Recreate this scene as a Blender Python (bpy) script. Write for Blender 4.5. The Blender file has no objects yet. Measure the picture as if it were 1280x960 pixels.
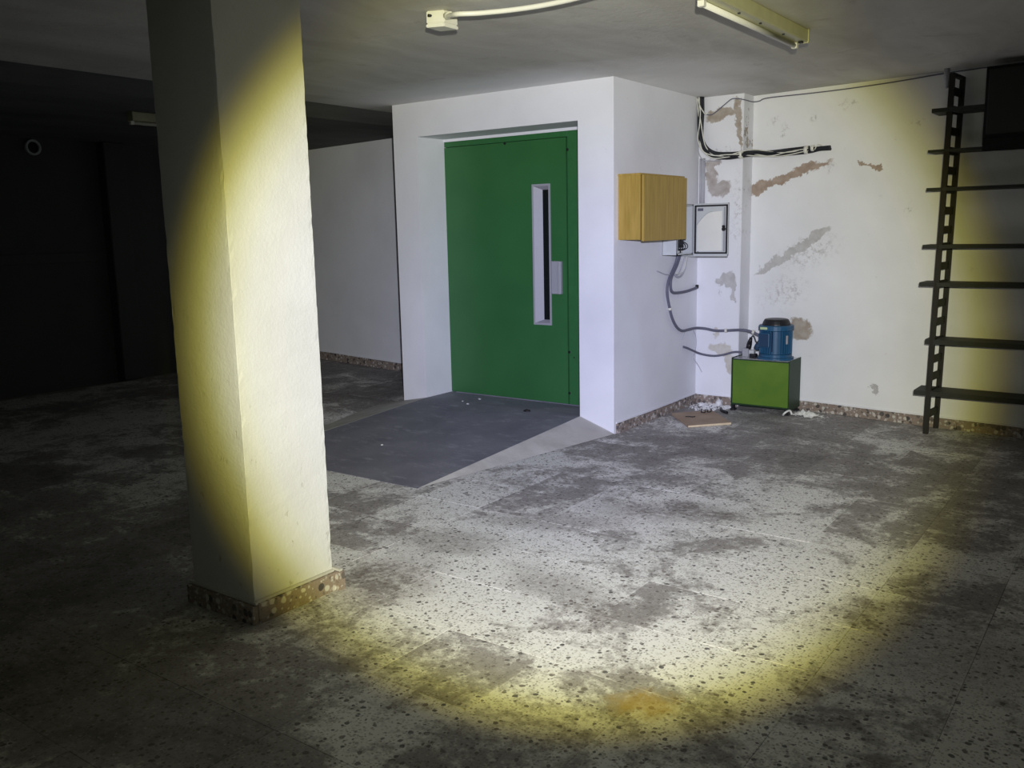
import bpy, bmesh, math, random
from mathutils import Vector, Matrix
random.seed(7)
SC = bpy.context.scene
COL = SC.collection

# ------------------------------------------------------------------ camera
YAW, PITCH, ROLL = -0.6281, 0.17055, -0.020559
cf = Vector((math.sin(YAW)*math.cos(PITCH), math.cos(YAW)*math.cos(PITCH), -math.sin(PITCH)))
cr = Vector((math.cos(YAW), -math.sin(YAW), 0)); cu = cr.cross(cf)
r2 = cr*math.cos(ROLL) + cu*math.sin(ROLL); u2 = -cr*math.sin(ROLL) + cu*math.cos(ROLL)
cam = bpy.data.cameras.new('camera'); camo = bpy.data.objects.new('camera', cam); COL.objects.link(camo)
cam.sensor_fit = 'HORIZONTAL'; cam.sensor_width = 36; cam.lens = 1119.45*36/1280
cam.clip_start = .05; cam.clip_end = 100
m = Matrix((r2, u2, -cf)).transposed().to_4x4(); m.translation = Vector((0, 0, 1.5)); camo.matrix_world = m
SC.camera = camo

# ------------------------------------------------------------------ view, world
SC.view_settings.view_transform = 'Standard'; SC.view_settings.look = 'None'
SC.view_settings.gamma = 1; SC.view_settings.use_curve_mapping = False
SC.view_settings.exposure = -0.2
SC.cycles.max_bounces = 8; SC.cycles.diffuse_bounces = 3
W = bpy.data.worlds.new('dark_basement'); SC.world = W; W.use_nodes = True
W.node_tree.nodes['Background'].inputs[0].default_value = (.5, .7, .6, 1)
W.node_tree.nodes['Background'].inputs[1].default_value = .0006

# ------------------------------------------------------------------ torch (the only lamp): measured-style angular profile
T_AXIS = Vector((-.529, .831, -.166)).normalized()
T_POS = Vector((.11, -.02, 1.72))
# angle in degrees -> intensity, colour
T_INT = [(0, 44), (8, 43), (12, 39), (16, 34), (19, 29.5), (21, 25), (22.3, 18), (23.2, 11), (24, 5.6), (24.7, 2.2), (25.4, .75),
         (30, .32), (38, .16), (48, .1), (60, .05)]
T_COL = [(0, (.81, .84, 1.20)), (9, (.85, .88, 1.13)), (14, (.94, .96, 1.02)), (18, (1.0, 1.0, .95)), (20.3, (1.03, 1.02, .86)), (22, (1.06, 1.03, .62)),
         (23.2, (1.08, 1.0, .24)), (24.6, (1.05, .90, .22)), (25.6, (.92, 1.0, .84)), (60, (.8, 1.04, .92))]
TMAX = 60.0
li = bpy.data.lights.new('torch_beam', 'SPOT'); lo = bpy.data.objects.new('torch_beam', li); COL.objects.link(lo)
lo.location = T_POS; lo.rotation_euler = T_AXIS.to_track_quat('-Z', 'Y').to_euler()
li.energy = 4*math.pi**2; li.spot_size = math.radians(150); li.spot_blend = .3; li.shadow_soft_size = .022
li.use_nodes = True
nt = li.node_tree; nd = nt.nodes; lk = nt.links; nd.clear()
out = nd.new('ShaderNodeOutputLight'); em = nd.new('ShaderNodeEmission'); lk.new(em.outputs[0], out.inputs[0])
geo = nd.new('ShaderNodeNewGeometry'); dot = nd.new('ShaderNodeVectorMath'); dot.operation = 'DOT_PRODUCT'
lk.new(geo.outputs['Incoming'], dot.inputs[0]); dot.inputs[1].default_value = T_AXIS
ab = nd.new('ShaderNodeMath'); ab.operation = 'ABSOLUTE'; lk.new(dot.outputs['Value'], ab.inputs[0])
ac = nd.new('ShaderNodeMath'); ac.operation = 'ARCCOSINE'; lk.new(ab.outputs[0], ac.inputs[0])
dv = nd.new('ShaderNodeMath'); dv.operation = 'DIVIDE'; lk.new(ac.outputs[0], dv.inputs[0]); dv.inputs[1].default_value = math.radians(TMAX)
def light_ramp(stops):
    r = nd.new('ShaderNodeValToRGB'); e = r.color_ramp.elements
    while len(e) < len(stops): e.new(.5)
    for k, (a, c) in enumerate(stops): e[k].position = a/TMAX; e[k].color = (*c, 1)
    lk.new(dv.outputs[0], r.inputs[0]); return r
ri = light_ramp([(a, (v/50, v/50, v/50)) for a, v in T_INT]); rc = light_ramp(T_COL)
mu = nd.new('ShaderNodeMath'); mu.operation = 'MULTIPLY'; lk.new(ri.outputs[0], mu.inputs[0]); mu.inputs[1].default_value = 50
lk.new(rc.outputs[0], em.inputs[0]); lk.new(mu.outputs[0], em.inputs[1])

# ------------------------------------------------------------------ mesh helpers
class MB:
    """collects shapes into one mesh"""
    def __init__(s): s.bm = bmesh.new(); s.smooth = False
    def box(s, x0, x1, y0, y1, z0, z1, bev=0, seg=1):
        b = bmesh.new()
        v = [b.verts.new((x, y, z)) for x in (x0, x1) for y in (y0, y1) for z in (z0, z1)]
        for f in ((0,1,3,2), (4,6,7,5), (0,4,5,1), (2,3,7,6), (0,2,6,4), (1,5,7,3)): b.faces.new([v[i] for i in f])
        bmesh.ops.recalc_face_normals(b, faces=b.faces)
        if bev: bmesh.ops.bevel(b, geom=list(b.edges), offset=bev, segments=seg, affect='EDGES', profile=.5)
        return s.merge(b)
    def merge(s, b, mat=None):
        if mat is not None: bmesh.ops.transform(b, matrix=mat, verts=b.verts)
        mp = {v: s.bm.verts.new(v.co) for v in b.verts}
        for f in b.faces:
            nf = s.bm.faces.new([mp[v] for v in f.verts]); nf.smooth = f.smooth
        b.free(); return s
    def prism(s, poly, vec):
        """poly: list of 3d points, extruded by vec"""
        vec = Vector(vec); a = [s.bm.verts.new(p) for p in poly]; c = [s.bm.verts.new(Vector(p)+vec) for p in poly]
        n = len(a); fs = [s.bm.faces.new(a), s.bm.faces.new(c[::-1])]
        for i in range(n): fs.append(s.bm.faces.new((a[i], c[i], c[(i+1) % n], a[(i+1) % n])))
        bmesh.ops.recalc_face_normals(s.bm, faces=fs); return s
    def cyl(s, p0, p1, r, seg=20, r1=None, cap=True):
        p0 = Vector(p0); p1 = Vector(p1); ax = (p1-p0).normalized()
        q = ax.to_track_quat('Z', 'Y'); r1 = r if r1 is None else r1
        A = []; B = []
        for i in range(seg):
            t = 2*math.pi*i/seg; d = q @ Vector((math.cos(t), math.sin(t), 0))
            A.append(s.bm.verts.new(p0+d*r)); B.append(s.bm.verts.new(p1+d*r1))
        for i in range(seg):
            f = s.bm.faces.new((A[i], A[(i+1) % seg], B[(i+1) % seg], B[i])); f.smooth = True
        if cap: s.bm.faces.new(A[::-1]); s.bm.faces.new(B)
        return s
    def lathe(s, cx, cy, prof, seg=32):
        rings = []
        for r, z in prof:
            rings.append([s.bm.verts.new((cx+r*math.cos(2*math.pi*i/seg), cy+r*math.sin(2*math.pi*i/seg), z)) for i in range(seg)])
        for a, b in zip(rings, rings[1:]):
            for i in range(seg):
                f = s.bm.faces.new((a[i], a[(i+1) % seg], b[(i+1) % seg], b[i])); f.smooth = False
        s.bm.faces.new(rings[0][::-1]); s.bm.faces.new(rings[-1]); return s
    def tube(s, pts, r, seg=8, sub=6):
        P = [Vector(p) for p in pts]; L = []
        if len(P) == 2: L = P
        else:
            E = [P[0]*2-P[1]] + P + [P[-1]*2-P[-2]]
            for i in range(1, len(E)-2):
                for k in range(sub):
                    t = k/sub; a, b, c, d = E[i-1], E[i], E[i+1], E[i+2]
                    L.append(.5*((2*b)+(c-a)*t+(2*a-5*b+4*c-d)*t*t+(3*b-a-3*c+d)*t**3))
            L.append(P[-1])
        up = None; rings = []
        for i, p in enumerate(L):
            t = (L[min(i+1, len(L)-1)]-L[max(i-1, 0)]).normalized()
            if up is None: up = t.orthogonal().normalized()
            up = (up-t*up.dot(t)).normalized(); w = t.cross(up)
            rings.append([s.bm.verts.new(p+(up*math.cos(2*math.pi*k/seg)+w*math.sin(2*math.pi*k/seg))*r) for k in range(seg)])
        for a, b in zip(rings, rings[1:]):
            for k in range(seg):
                f = s.bm.faces.new((a[k], a[(k+1) % seg], b[(k+1) % seg], b[k])); f.smooth = True
        s.bm.faces.new(rings[0][::-1]); s.bm.faces.new(rings[-1]); return s
    def chunk(s, c, r, flat=.7):
        b = bmesh.new(); bmesh.ops.create_icosphere(b, subdivisions=1, radius=1)
        a = random.random()*6.3; sx, sy = random.uniform(.7, 1.3), random.uniform(.6, 1.2)
        for v in b.verts:
            k = random.uniform(.7, 1.15); x, y, z = v.co.x*sx*k, v.co.y*sy*k, v.co.z*flat*k
            v.co = Vector((x*math.cos(a)-y*math.sin(a), x*math.sin(a)+y*math.cos(a), max(z, -.6*flat)))*r
        z0 = min(v.co.z for v in b.verts)
        for v in b.verts: v.co += Vector((c[0], c[1], c[2]-z0))
        return s.merge(b)
    def build(s, name, mat, parent=None, kind=None):
        bmesh.ops.recalc_face_normals(s.bm, faces=s.bm.faces)
        me = bpy.data.meshes.new(name); s.bm.to_mesh(me); s.bm.free()
        o = bpy.data.objects.new(name, me); COL.objects.link(o); me.materials.append(mat)
        if parent:
            o.parent = parent
            o.matrix_parent_inverse = parent_world(parent).inverted()
        if kind: o['kind'] = kind
        return o
def parent_world(p):
    m = Matrix.LocRotScale(p.location, p.rotation_euler, p.scale)
    return parent_world(p.parent) @ p.matrix_parent_inverse @ m if p.parent else m
def B(*a, **k): return MB().box(*a, **k)
def thing(name, label, cat, loc, group=None):
    o = bpy.data.objects.new(name, None); COL.objects.link(o); o.location = loc; o.empty_display_size = .1
    return tag(o, label, cat, group)
def tag(o, label, cat, group=None):
    o['label'] = label; o['category'] = cat
    if group: o['group'] = group
    return o
def struct(name, loc=(0, 0, 0)):
    o = bpy.data.objects.new(name, None); COL.objects.link(o); o.location = loc; o['kind'] = 'structure'; return o

# ------------------------------------------------------------------ material helpers
class G:
    def __init__(s, name, rough=.8, spec=.3, metal=0):
        s.m = bpy.data.materials.new(name); s.m.use_nodes = True; s.n = s.m.node_tree.nodes; s.l = s.m.node_tree.links
        s.b = s.n['Principled BSDF']; s.b.inputs['Roughness'].default_value = rough
        s.b.inputs['Specular IOR Level'].default_value = spec; s.b.inputs['Metallic'].default_value = metal
        s.pos = s.node('ShaderNodeNewGeometry').outputs['Position']; s.h = None
    def node(s, t, **k):
        n = s.n.new(t)
        for a, v in k.items(): setattr(n, a, v)
        return n
    def put(s, sock, v):
        if isinstance(v, bpy.types.NodeSocket): s.l.new(v, sock)
        elif isinstance(v, tuple) and len(v) == 3 and sock.type == 'RGBA': sock.default_value = (*v, 1)
        else: sock.default_value = v
    def math(s, op, a, b=0.0, clamp=False):
        n = s.node('ShaderNodeMath', operation=op, use_clamp=clamp); s.put(n.inputs[0], a); s.put(n.inputs[1], b); return n.outputs[0]
    def mix(s, f, a, b, mode='MIX'):
        n = s.node('ShaderNodeMix', data_type='RGBA', blend_type=mode)
        s.put(n.inputs[0], f); s.put(n.inputs[6], a); s.put(n.inputs[7], b); return n.outputs[2]
    def noise(s, scale, detail=3, rough=.55, vec=None, dist=0, col=False, stretch=None):
        n = s.node('ShaderNodeTexNoise'); v = vec or s.pos
        if stretch: v = s.vmul(v, stretch)
        s.put(n.inputs['Vector'], v)
        n.inputs['Scale'].default_value = scale; n.inputs['Detail'].default_value = detail
        n.inputs['Roughness'].default_value = rough; n.inputs['Distortion'].default_value = dist
        return n.outputs['Color'] if col else n.outputs[0]
    def vor(s, scale, vec=None, feature='F1'):
        n = s.node('ShaderNodeTexVoronoi', feature=feature); s.put(n.inputs['Vector'], vec or s.pos); n.inputs['Scale'].default_value = scale
        return n.outputs['Distance'], n.outputs.get('Color')
    def vmul(s, v, k):
        n = s.node('ShaderNodeVectorMath', operation='MULTIPLY'); s.put(n.inputs[0], v); n.inputs[1].default_value = k; return n.outputs[0]
    def vadd(s, a, b):
        n = s.node('ShaderNodeVectorMath', operation='ADD'); s.put(n.inputs[0], a); s.put(n.inputs[1], b); return n.outputs[0]
    def sep(s, v):
        n = s.node('ShaderNodeSeparateXYZ'); s.put(n.inputs[0], v); return n.outputs
    def step(s, v, lo, hi, a=0.0, b=1.0):
        n = s.node('ShaderNodeMapRange'); s.put(n.inputs[0], v)
        for k, x in zip((1, 2, 3, 4), (lo, hi, a, b)): s.put(n.inputs[k], x)
        return n.outputs[0]
    def patches(s, lst, wob=.12, soft=.25, wscale=9, flat='xz'):
        """union of worn ellipses (cx, cz, half_len, half_wid, tilt) in the wall's plane"""
        nz = s.noise(wscale, 5, .65, col=True); d = s.vmul(s.vadd(nz, (-.5, -.5, -.5)), (wob*2, wob*2, wob*2)); p = s.vadd(s.pos, d); acc = None
        for cx, cz, a, b, t in lst:
            mp = s.node('ShaderNodeMapping', vector_type='TEXTURE'); s.put(mp.inputs['Vector'], p)
            if flat == 'xz':
                mp.inputs['Location'].default_value = (cx, 0, cz); mp.inputs['Rotation'].default_value = (0, -t, 0); mp.inputs['Scale'].default_value = (a, 1e4, b)
            else:
                mp.inputs['Location'].default_value = (cx, cz, 0); mp.inputs['Rotation'].default_value = (0, 0, t); mp.inputs['Scale'].default_value = (a, b, 1e4)
            n = s.node('ShaderNodeVectorMath', operation='LENGTH'); s.put(n.inputs[0], mp.outputs[0])
            k = s.step(n.outputs['Value'], 1+soft, 1-soft)
            acc = k if acc is None else s.math('MAXIMUM', acc, k)
        return acc
    def done(s, col, bump=None, strength=.3, dist=.004, rough=None):
        s.put(s.b.inputs['Base Color'], col)
        if rough is not None: s.put(s.b.inputs['Roughness'], rough)
        if bump is not None:
            n = s.node('ShaderNodeBump'); n.inputs['Strength'].default_value = strength; n.inputs['Distance'].default_value = dist
            s.put(n.inputs['Height'], bump); s.l.new(n.outputs[0], s.b.inputs['Normal'])
        return s.m
def plain(name, col, rough=.6, spec=.3, metal=0, var=.15, scale=25):
    g = G(name, rough, spec, metal); n = g.noise(scale, 4)
    return g.done(g.mix(n, tuple(c*(1-var) for c in col), tuple(min(1, c*(1+var)) for c in col)))

def wall_mat(name, base, dark=.88, spots=.5, bump=.25, peel=None, specks=None):
    g = G(name, .85, .2)
    c = g.mix(g.step(g.noise(1.3, 5), .35, .7), base, tuple(x*dark for x in base))
    c = g.mix(g.math('MULTIPLY', g.step(g.noise(14, 4, .7), .66, .74), spots*.35), c, (.35, .33, .30))
    h = g.math('ADD', g.noise(60, 5), g.math('MULTIPLY', g.noise(9, 3), 1.2))
    if specks:
        sp = g.patches(specks, .10, .5, 16); c = g.mix(g.math('MULTIPLY', g.math('MULTIPLY', sp, g.step(g.noise(30, 5, .75), .50, .62)), .6), c, (.38, .36, .34))
    if peel:
        for lst, colr, colr2 in peel:
            pm = g.patches(lst, .075, .10, 11)
            c = g.mix(pm, c, g.mix(g.step(g.noise(18, 4), .35, .65), colr, colr2))
            h = g.math('SUBTRACT', h, g.math('MULTIPLY', pm, 3.0))
    return g.done(c, h, bump, .004)

TAN = ((.36, .30, .24), (.46, .41, .35)); BRN = ((.34, .26, .20), (.44, .35, .28)); GRY = ((.46, .45, .43), (.56, .55, .53)); CRM = ((.55, .51, .43), (.62, .60, .55))
M = {}
WHITE = (.84, .84, .86)
M['wall'] = wall_mat('white_wall_paint', WHITE)
M['wall_back'] = wall_mat('white_paint_peeling', (.86, .86, .86), peel=[
    ([(-2.48, 1.875, .36, .035, .30), (-2.74, 1.80, .09, .05, .4), (-1.80, 1.90, .07, .015, -.2), (-1.90, 1.935, .06, .012, -.5)], *BRN),
    ([(-2.53, 1.22, .26, .035, .53), (-2.24, 1.40, .14, .04, .55), (-1.73, .235, .02, .05, .3), (-1.75, .26, .03, .02, .6)], *GRY),
    ([(-2.36, .66, .10, .09, -.3)], *TAN)],
    specks=[(-2.5, .95, .18, .10, .3), (-2.62, 2.32, .04, .03, 0), (-2.55, 2.23, .05, .04, .5), (-2.3, 2.3, .03, .05, 0), (-2.05, 2.38, .1, .03, .2), (-2.3, 1.28, .22, .10, .3), (-2.15, 1.93, .06, .025, .3), (-1.5, 2.2, .05, .02, 0), (-1.55, 1.6, .03, .03, 0)])
M['wall_corner'] = wall_mat('white_paint_peeling_corner', (.84, .84, .86), peel=[
    ([(-3.0, 2.385, .13, .05, .15), (-2.85, 2.36, .035, .14, .1), (-2.83, 2.22, .02, .12, .05)], *TAN),
    ([(-3.07, 1.90, .05, .14, .1), (-2.98, 1.79, .09, .06, .5), (-3.06, 2.0, .08, .03, 0)], (.40, .35, .33), (.52, .48, .46)),
    ([(-2.90, 1.07, .07, .06, .5), (-2.86, .98, .02, .10, .1), (-2.97, 1.05, .03, .04, .9)], *GRY),
    ([(-2.95, .47, .11, .055, -.15), (-2.87, .36, .05, .09, .2), (-2.99, .62, .02, .05, 0)], *CRM)],
    specks=[(-2.97, .97, .02, .07, .2), (-3.0, 2.08, .10, .03, .1), (-2.84, 1.70, .03, .2, 0), (-2.86, 1.45, .05, .06, .4)])
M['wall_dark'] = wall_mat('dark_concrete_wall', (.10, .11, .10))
g = G('rough_white_column_paint', .75, .3)
c = g.mix(g.step(g.noise(2.2, 5), .35, .7), (.59, .59, .57), (.53, .525, .50))
scr = g.math('MULTIPLY', g.step(g.noise(22, 5, .7, stretch=(1, 1, .6)), .635, .69), g.step(g.sep(g.pos)[2], 1.3, .2, .15, 1.0))
c = g.mix(g.math('MULTIPLY', scr, .65), c, (.30, .27, .20))
pocks = g.math('MULTIPLY', g.step(g.noise(7, 2), .55, .7), g.step(g.vor(70)[0], .25, .15))
c = g.mix(g.math('MULTIPLY', pocks, .08), c, (.7, .69, .66))
h = g.math('ADD', g.noise(75, 5), g.math('MULTIPLY', g.noise(14, 4), 1.5)); h = g.math('SUBTRACT', h, scr)
M['column'] = g.done(c, h, .3, .005)
g = G('stained_concrete_ceiling', .85, .2)
sm = g.noise(1.6, 6, .62, dist=.6, stretch=(1.4, .5, 1))
c = g.mix(g.step(sm, .35, .68), (.53, .515, .48), (.70, .69, .655))
c = g.mix(g.math('MULTIPLY', g.step(g.noise(5, 6, .7, stretch=(.3, 2.2, 1)), .66, .74), .5), c, (.80, .78, .73))
c = g.mix(g.math('MULTIPLY', g.step(g.noise(3, 5, .7, dist=1), .60, .72), .5), c, (.36, .33, .29))
ov = g.patches([(-4.2, 5.45, 1.25, .42, .02), (-2.95, 6.3, .38, .8, .1), (-2.75, 5.75, .5, .45, .4)], .18, .5, 4, 'xy')
c = g.mix(g.math('MULTIPLY', ov, .9), c, (.90, .90, .90))
M['ceiling'] = g.done(c, g.math('ADD', g.noise(40, 5), g.math('MULTIPLY', g.noise(6, 4), 2)), .3, .006)
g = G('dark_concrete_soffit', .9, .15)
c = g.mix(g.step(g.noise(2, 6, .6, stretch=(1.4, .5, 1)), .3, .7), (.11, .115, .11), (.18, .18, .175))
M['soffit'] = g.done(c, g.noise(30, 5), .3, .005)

def terrazzo(name, base, base2, chip_scale, dark_amt, dirt, bumpy=.15, lo=.14, hi=.46, pale=.93):
    g = G(name, .55, .35)
    x = g.vadd(g.pos, g.vmul(g.vadd(g.noise(25, 3, col=True), (-.5, -.5, -.5)), (.02, .02, .02)))
    d1, c1 = g.vor(chip_scale, x); r1 = g.sep(c1)
    d2, c2 = g.vor(chip_scale*2.3, x); r2_ = g.sep(c2)
    c = g.mix(g.noise(120, 3), base, base2)
    grain = g.math('MULTIPLY', g.step(r2_[0], .45, .46), g.step(d2, .52, .36))
    c = g.mix(g.math('MULTIPLY', grain, .75), c, g.mix(r2_[1], (.22, .20, .18), (.62, .60, .56)))
    sz = g.step(r1[1], 0, 1, lo, hi)
    chip = g.math('MULTIPLY', g.step(r1[0], dark_amt, dark_amt-.02), g.step(d1, sz, g.math('SUBTRACT', sz, .08)))
    d3, c3 = g.vor(chip_scale*1.7, g.vadd(x, (3.1, 1.7, 0))); r3 = g.sep(c3); sz3 = g.step(r3[1], 0, 1, .12, .42)
    chip2 = g.math('MULTIPLY', g.step(r3[0], dark_amt*.9, dark_amt*.9-.02), g.step(d3, sz3, g.math('SUBTRACT', sz3, .1)))
    c = g.mix(g.math('MULTIPLY', chip2, .7), c, g.mix(r3[2], (.05, .05, .055), (.26, .21, .17)))
    c = g.mix(g.math('MULTIPLY', chip, .88), c, g.mix(r1[2], (.035, .035, .04), (.16, .135, .12)))
    lite = g.math('MULTIPLY', g.step(r1[0], pale, pale+.02), g.step(d1, .42, .32)); c = g.mix(g.math('MULTIPLY', lite, .6), c, (.72, .70, .64))
    rough = .55
    if dirt:
        n1 = g.noise(1.1, 7, .62, dist=.5); n2 = g.noise(3.4, 6, .65, dist=.8); n3 = g.noise(26, 4, .7)
        tr = g.node('ShaderNodeObjectInfo').outputs['Random']
        k = g.math('ADD', g.math('MULTIPLY', n1, .66), g.math('MULTIPLY', n2, .52))
        k = g.math('ADD', k, g.math('MULTIPLY', g.math('POWER', tr, 4.0), .09))
        k = g.math('ADD', k, g.math('MULTIPLY', g.math('SUBTRACT', n3, .5), .30))
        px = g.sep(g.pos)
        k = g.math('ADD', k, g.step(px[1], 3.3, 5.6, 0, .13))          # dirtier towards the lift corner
        k = g.math('ADD', k, g.math('MULTIPLY', g.step(px[0], -2.4, -3.6), g.step(px[1], 4.2, 2.4, 0, .14)))   # grime left of the column, also painting the floor darker outside the beam
        k = g.math('ADD', k, g.step(px[1], 3.0, 1.3, 0, .14))  # dirt towards the camera, its colour also standing in for dimmer torch spill
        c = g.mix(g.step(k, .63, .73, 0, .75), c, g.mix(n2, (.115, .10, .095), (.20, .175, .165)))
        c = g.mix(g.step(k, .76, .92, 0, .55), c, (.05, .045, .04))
        soot = g.patches([(-2.66, 2.62, .22, .34, .2), (-2.75, 3.2, .28, .16, .3), (-2.45, 3.75, .35, .12, .5), (-2.05, 4.2, .4, .16, .4), (-.80, 3.55, .07, .06, 0), (-.55, 3.3, .35, .3, .2), (-1.95, 3.0, .3, .14, -.3)], .16, .45, 6, 'xy')
        c = g.mix(g.math('MULTIPLY', g.math('MULTIPLY', soot, g.step(n3, .3, .6, .4, 1)), .55), c, (.13, .105, .09))
        rust = g.patches([(-1.23, 2.37, .10, .075, .4)], .09, .5, 14, 'xy')
        c = g.mix(g.math('MULTIPLY', rust, .7), c, g.mix(n3, (.30, .19, .035), (.52, .37, .09)))
        c = g.mix(g.math('MULTIPLY', g.math('MULTIPLY', g.step(r3[1], .80, .82), g.step(d3, .40, .30)), .35), c, (.58, .56, .50))   # polished pale chips show through the grime
        rough = g.step(k, .55, .8, .5, .85)
    h = g.math('SUBTRACT', g.noise(90, 4), g.math('MULTIPLY', chip, .6))
    return g.done(c, h, bumpy, .003, rough)
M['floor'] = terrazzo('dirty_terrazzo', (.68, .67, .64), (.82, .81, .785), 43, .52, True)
M['skirting'] = terrazzo('coarse_terrazzo_skirting', (.20, .155, .125), (.34, .27, .22), 27, .50, False, .3, .34, .60, .52)
M['grout'] = plain('pale_cement_joint', (.30, .285, .26), .9, .1, scale=60)
g = G('worn_grey_ramp_paint', .7, .3)
c = g.mix(g.step(g.noise(2.5, 6, .6), .35, .7), (.165, .165, .195), (.235, .235, .265))
c = g.mix(g.math('MULTIPLY', g.step(g.noise(9, 6, .75, stretch=(.6, 1.4, 1)), .54, .68), .6), c, (.36, .36, .40))
c = g.mix(g.math('MULTIPLY', g.step(g.noise(60, 3), .66, .72), .3), c, (.06, .06, .06))
M['ramp'] = g.done(c, g.noise(45, 5), .4, .005)
g = G('bare_cement', .9, .15)
c = g.mix(g.step(g.noise(4, 6, .65), .35, .7), (.44, .425, .39), (.60, .58, .54)); c = g.mix(g.math('MULTIPLY', g.step(g.noise(2, 5), .55, .7), .6), c, (.27, .25, .23))
M['cement'] = g.done(c, g.noise(50, 5), .4, .005)
g = G('green_door_paint', .42, .45)
c = g.mix(g.step(g.noise(1.6, 5), .3, .7), (.028, .125, .036), (.038, .155, .047))
M['door'] = g.done(c, g.noise(35, 2), .05, .003)
M['door_edge'] = plain('green_frame_paint', (.032, .14, .042), .45, .4)
M['silver'] = plain('grey_lacquered_metal', (.34, .34, .36), .5, .4, 0, .05)
M['steel'] = plain('bright_steel', (.70, .71, .72), .25, .5, .9, .06)
M['black'] = plain('black_plastic', (.012, .012, .014), .45, .4)
M['rubber'] = plain('black_cable_sheath', (.016, .018, .022), .5, .35)
M['conduit'] = plain('grey_corrugated_conduit', (.13, .13, .17), .55, .3)
M['greywire'] = plain('grey_wire_sheath', (.42, .42, .46), .5, .3)
M['white_plastic'] = plain('aged_white_plastic', (.70, .69, .60), .45, .4, 0, .08)
M['conduit_white'] = plain('white_pvc_conduit', (.76, .75, .66), .35, .45, 0, .06)
M['grey_paint'] = plain('light_grey_enamel', (.56, .58, .58), .45, .4, 0, .06)
M['plate'] = plain('zinc_mounting_plate', (.6, .6, .6), .5, .4, .3)
M['paper'] = plain('aged_paper', (.76, .755, .70), .8, .2, 0, .06, 12)
M['batten'] = plain('yellowed_enamel', (.47, .46, .28), .4, .45, 0, .18, 14)
g = G('dark_vision_glass', .08, .6); g.b.inputs['Roughness'].default_value = .25; M['glass'] = g.done((.010, .013, .012))
g = G('tank_green_enamel', .45, .4)
c = g.mix(g.step(g.noise(6, 5), .35, .7), (.085, .175, .016), (.115, .215, .022)); c = g.mix(g.math('MULTIPLY', g.step(g.noise(14, 4, .7), .62, .70), .35), c, (.06, .13, .03))
M['tank'] = g.done(c, g.noise(40, 2), .06, .003)
M['tank_side'] = plain('shaded_tank_green', (.014, .040, .017), .5, .35)  # tank green darkened: shade of the grazing-lit side put into the colour
M['motor'] = plain('blue_motor_enamel', (.016, .085, .17), .4, .45, 0, .15, 20)
M['motor_dark'] = plain('navy_enamel', (.012, .04, .09), .45, .4)
M['nameplate'] = plain('yellow_green_plate', (.45, .55, .30), .4, .4)
g = G('oak_laminate', .5, .35)
gr = g.noise(6, 5, .6, stretch=(9, 9, .6)); c = g.mix(g.step(gr, .3, .7), (.36, .235, .045), (.50, .34, .085))
c = g.mix(g.math('MULTIPLY', g.step(g.noise(20, 3, .6, stretch=(12, 12, .3)), .6, .7), .35), c, (.28, .16, .03))
M['wood'] = g.done(c, gr, .05, .002)
M['wood_edge'] = plain('dark_board_edge', (.16, .09, .025), .6, .3)
g = G('brown_fibreboard', .8, .2)
c = g.mix(g.step(g.noise(5, 5), .35, .7), (.36, .26, .19), (.46, .35, .26)); M['board'] = g.done(c, g.noise(50, 3), .1, .002)
M['board_edge'] = plain('pale_board_edge', (.68, .56, .36), .8, .2)
M['rack'] = plain('dark_rusty_steel', (.020, .018, .015), .6, .3, .2, .4, 12)
M['rack_board'] = plain('dark_shelf_steel', (.028, .030, .028), .6, .3, 0, .35, 9)
M['blackbox'] = plain('matt_black_housing', (.010, .011, .011), .7, .2)
M['plaster'] = plain('crumbled_plaster', (.78, .77, .76), .95, .1, 0, .12, 40)
M['void'] = plain('unlit_shaft', (.02, .02, .02), .9, .1)

# ------------------------------------------------------------------ key dimensions
H = 2.528; BX, BY, AX, CY = -3.18, 5.645, -5.262, 7.066; WK, WS = -.14, .265
YD = 5.985; OL, OR, OT = -5.003, -3.473, 2.258; RZ = .105; ST = 2.47
def yw(x): return CY+WS+WK*(x-BX)                      # back wall front face
def yl(x): return 7.15-.17*(x+6.8)                     # rear wall left of the lift
WN = Vector((WK, -1, 0)).normalized()
def wp(x, z, off=0): return Vector((x, yw(x), z))+WN*off

# ------------------------------------------------------------------ structure
floor = B(-9.3, 3, -3, 8.2, -.15, -.02).build('floor', M['grout'], kind='structure')
T = .42; GX, GY = -1.68, 4.13
tb = B(-T/2+.0006, T/2-.0006, -T/2+.0006, T/2-.0006, -.02, 0, bev=.0006)
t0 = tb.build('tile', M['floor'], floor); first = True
far = MB(); cnt = 0
for i in range(-19, 12):
    for j in range(-18, 10):
        x = GX+T*(i+.5); y = GY+T*(j+.5)
        if y < -2.7 or x < -9 or x > 2.7 or y-T/2 > (yw(x) if x > -3.2 else yl(x)) or (AX+.05 < x-T/2 and x+T/2 < BX-.02 and y-T/2 > BY+.02): continue
        ang = math.atan2(x, y)-YAW; d = math.hypot(x, y)
        if abs(ang) < .62 and .9 < d < 9.5 and x > -8.6 and cnt < 300:
            o = t0 if first else t0.copy()
            if not first: COL.objects.link(o)
            first = False; cnt += 1
            o.location = (x, y, random.uniform(-.0007, .0002)); o.rotation_euler = (random.uniform(-.0015, .0015), random.uniform(-.0015, .0015), random.uniform(-.002, .002))
        else:
            far.box(x-T/2+.002, x+T/2-.002, y-T/2+.002, y+T/2-.002, -.02, 0)
far.build('distant_tiles', M['floor'], floor, 'stuff')

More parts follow.
